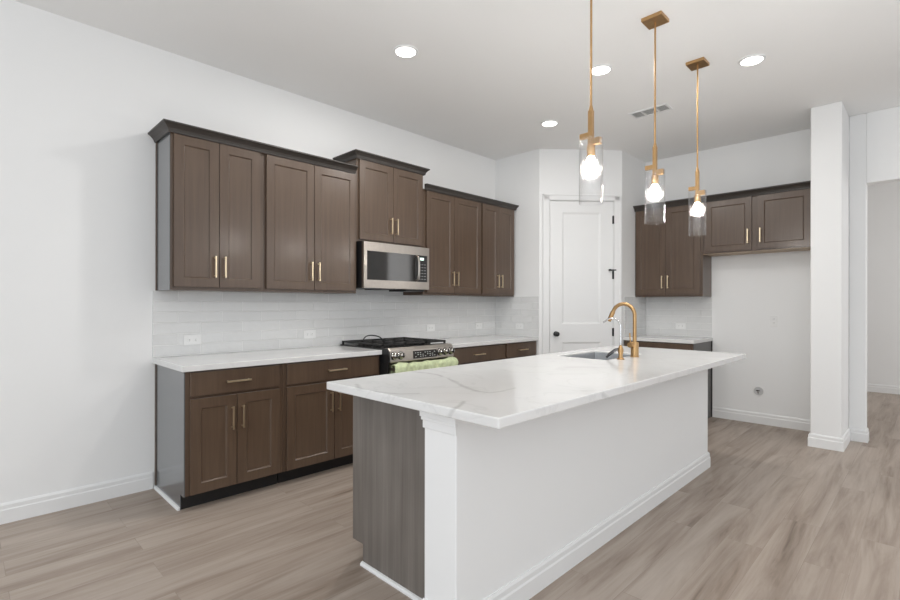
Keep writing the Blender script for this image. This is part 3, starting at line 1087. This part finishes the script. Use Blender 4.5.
def pendant(x, label):
    r = thing('pendant_lamp', label, 'lamp', (x, PY, 1.81), 0, 'pendant lamps over the island')
    b = -1.81
    MB().box(-0.0635, 0.0635, -0.0635, 0.0635, ZC - 0.022 + b, ZC + b).build('canopy', M['brass'], r, bevel=0.002)
    MB().tube([(0, 0, 2.30 + b), (0, 0, ZC - 0.022 + b)], 0.0058, 12).build('rod', M['brass'], r, smooth=True)
    m = MB().lathe([(0.006, 2.318 + b), (0.013, 2.286 + b), (0.013, 2.284 + b)], 14)
    m.box(-0.0115, 0.0115, -0.0115, 0.0115, 2.150 + b, 2.288 + b)
    m.build('stem', M['brass'], r, bevel=0.001)
    m = MB().box(-0.011, 0.011, -0.012, 0.060, 2.152 + b, 2.178 + b)
    m.box(-0.012, 0.012, -0.054, 0.012, 2.108 + b, 2.142 + b)
    m.box(-0.011, 0.011, -0.011, 0.011, 2.120 + b, 2.160 + b)
    m.build('bracket', M['brass'], r, bevel=0.001)
    MB().lathe([(0.019, 2.052 + b), (0.021, 2.056 + b), (0.021, 2.108 + b), (0.017, 2.112 + b), (0.010, 2.120 + b)], 20).build('socket', M['brass'], r, smooth=True)
    MB().lathe([(0.006, 2.056 + b), (0.014, 2.050 + b), (0.018, 2.042 + b), (0.028, 2.022 + b), (0.031, 2.005 + b), (0.028, 1.988 + b),
                (0.017, 1.976 + b), (0.003, 1.972 + b)], 24).build('bulb', M['bulb'], r, smooth=True)
    # thick walled glass cylinder, open at both ends
    seg = 40
    prof = [(0.0600, 1.812 + b), (0.0600, 2.140 + b), (0.0585, 2.142 + b), (0.0572, 2.140 + b), (0.0572, 1.812 + b), (0.0586, 1.810 + b)]
    MB().lathe(prof, seg, close=True).build('glass_shade', M['glass'], r, smooth=True)
    return r


pendant(1.296, 'brass pendant lamp nearest the viewer, its glass cylinder in front of the pantry door')
pendant(2.108, 'middle brass pendant lamp with a clear glass cylinder over the island')
pendant(2.892, 'farthest brass pendant lamp, its glass in front of the fridge side cabinets')


# ------------------------------------------------------------------ recessed lights and ceiling vent
def downlight(x, y, label, power=14.0):
    r = thing('recessed_light', label, 'light', (x, y, ZC - 0.012), 0, 'recessed ceiling lights')
    MB().lathe([(0.074, 0.0115), (0.086, 0.0115), (0.084, 0.002), (0.072, 0.0), (0.070, 0.004)], 40, close=True).build('trim_ring', M['trim'], r, smooth=True)
    MB().lathe([(0.0715, 0.004), (0.0715, 0.0115)], 40).build('diffuser', M['led'], r)
    d = bpy.data.lights.new('led_glow', 'AREA')
    d.shape = 'DISK'
    d.size = 0.14
    d.energy = power
    d.color = (1.0, 0.985, 0.96)
    o = bpy.data.objects.new('led_glow', d)
    COL.objects.link(o)
    o.parent = r
    o.location = (0, 0, -0.004)


downlight(1.255, -1.222, 'round recessed ceiling light, leftmost and nearest, above the range side aisle', 14.0)
downlight(2.480, -2.078, 'round recessed ceiling light partly behind the nearest pendant rod')
downlight(3.150, -1.185, 'smallest round recessed ceiling light, farthest, nearest the pantry door', 1.5)
downlight(3.125, -2.945, 'round recessed ceiling light at right, beyond the farthest pendant rod', 2.5)

vt = thing('ceiling_vent', 'white rectangular air vent with louvers in the ceiling behind the middle pendant rod', 'vent', (3.555, -2.02, ZC))
m = MB()
vx, vy = 0.085, 0.175
m.box(-vx, vx, -vy, -vy + 0.018, -0.008, 0).box(-vx, vx, vy - 0.018, vy, -0.008, 0)
m.box(-vx, -vx + 0.018, -vy + 0.018, vy - 0.018, -0.008, 0).box(vx - 0.018, vx, -vy + 0.018, vy - 0.018, -0.008, 0)
m.box(-vx + 0.018, vx - 0.018, -0.070, -0.055, -0.008, 0)
m.box(-vx + 0.018, vx - 0.018, 0.055, 0.070, -0.008, 0)
m.build('frame', M['trim'], vt)
MB().box(-vx + 0.018, vx - 0.018, -vy + 0.018, vy - 0.018, -0.0012, -0.0002).build('backing', M['ventback'], vt)
m = MB()
for y0, y1, s in ((-0.155, -0.072, 1), (-0.053, 0.053, 1), (0.072, 0.155, -1)):
    for k in range(7):
        xx = -0.058 + k * 0.0193
        m.prism([(xx - 0.006, -0.0065), (xx - 0.005, -0.0075), (xx + 0.007 , -0.0025), (xx + 0.006, -0.0015)], 1, y0, y1)
m.build('louvers', M['plate'], vt)


# ------------------------------------------------------------------ outlets and wall box
def outlet(loc, rotz, label, horizontal=True):
    r = thing('power_outlet', label, 'outlet', loc, rotz, 'wall power outlets')
    a, b = (0.060, 0.037) if horizontal else (0.037, 0.060)
    MB().box(-a, a, -0.006, -0.0005, -b, b).build('cover_plate', M['plate'], r, bevel=0.003)
    for s in (-1, 1):
        cx, cz = (s * 0.021, 0) if horizontal else (0, s * 0.021)
        q = MB().box(cx - 0.015, cx + 0.015, -0.0075, -0.006, cz - 0.014, cz + 0.014).build('socket', M['plate'], r, bevel=0.002)
        m2 = MB()
        for k in (-1, 1):
            if horizontal:
                m2.box(cx - 0.005, cx + 0.004, -0.0079, -0.0075, k * 0.005 - 0.001, k * 0.005 + 0.001)
            else:
                m2.box(k * 0.005 - 0.001, k * 0.005 + 0.001, -0.0079, -0.0075, cz - 0.004, cz + 0.005)
        m2.build('slots', M['slot'], q)
    return r


outlet((0.231, -0.008, 1.028), 0, 'white double outlet in the tile at the left end of the counter')
outlet((1.183, -0.008, 1.028), 0, 'white outlet in the tile just left of the gas range')
outlet((2.635, -0.008, 1.038), 0, 'white outlet in the tile just right of the gas range')
outlet((3.425, -0.008, 1.038), 0, 'white outlet in the tile under the narrow upper cabinet')
outlet((XR - 0.008, -0.385, 1.033), -PI / 2, 'white outlet on the tiled return wall left of the pantry door')
outlet((XB - 0.008, -1.740, 1.037), -PI / 2, 'white outlet in the tile right of the brass faucet')
outlet((XB, -2.690, 1.121), -PI / 2, 'upright white outlet on the bare wall of the fridge bay', False)

wb = thing('water_supply_box', 'small round recessed water supply box low in the fridge bay wall', 'valve box', (XB, -2.548, 0.352), -PI / 2)
MB().lathe([(0.046, -0.001), (0.058, -0.001), (0.058, -0.005), (0.048, -0.007)], 28, 1, close=True).build('ring', M['plate'], wb, smooth=True)
MB().lathe([(0.047, -0.001), (0.047, -0.0018)], 28, 1).build('recess', M['mid'], wb)
m = MB().tube([(0.0, -0.002, -0.020), (0.0, -0.018, -0.016), (0.0, -0.022, 0.006)], 0.008, 10)
m.box(-0.018, 0.018, -0.030, -0.022, 0.006, 0.014)
m.build('valve', M['chrome'], wb, smooth=True)
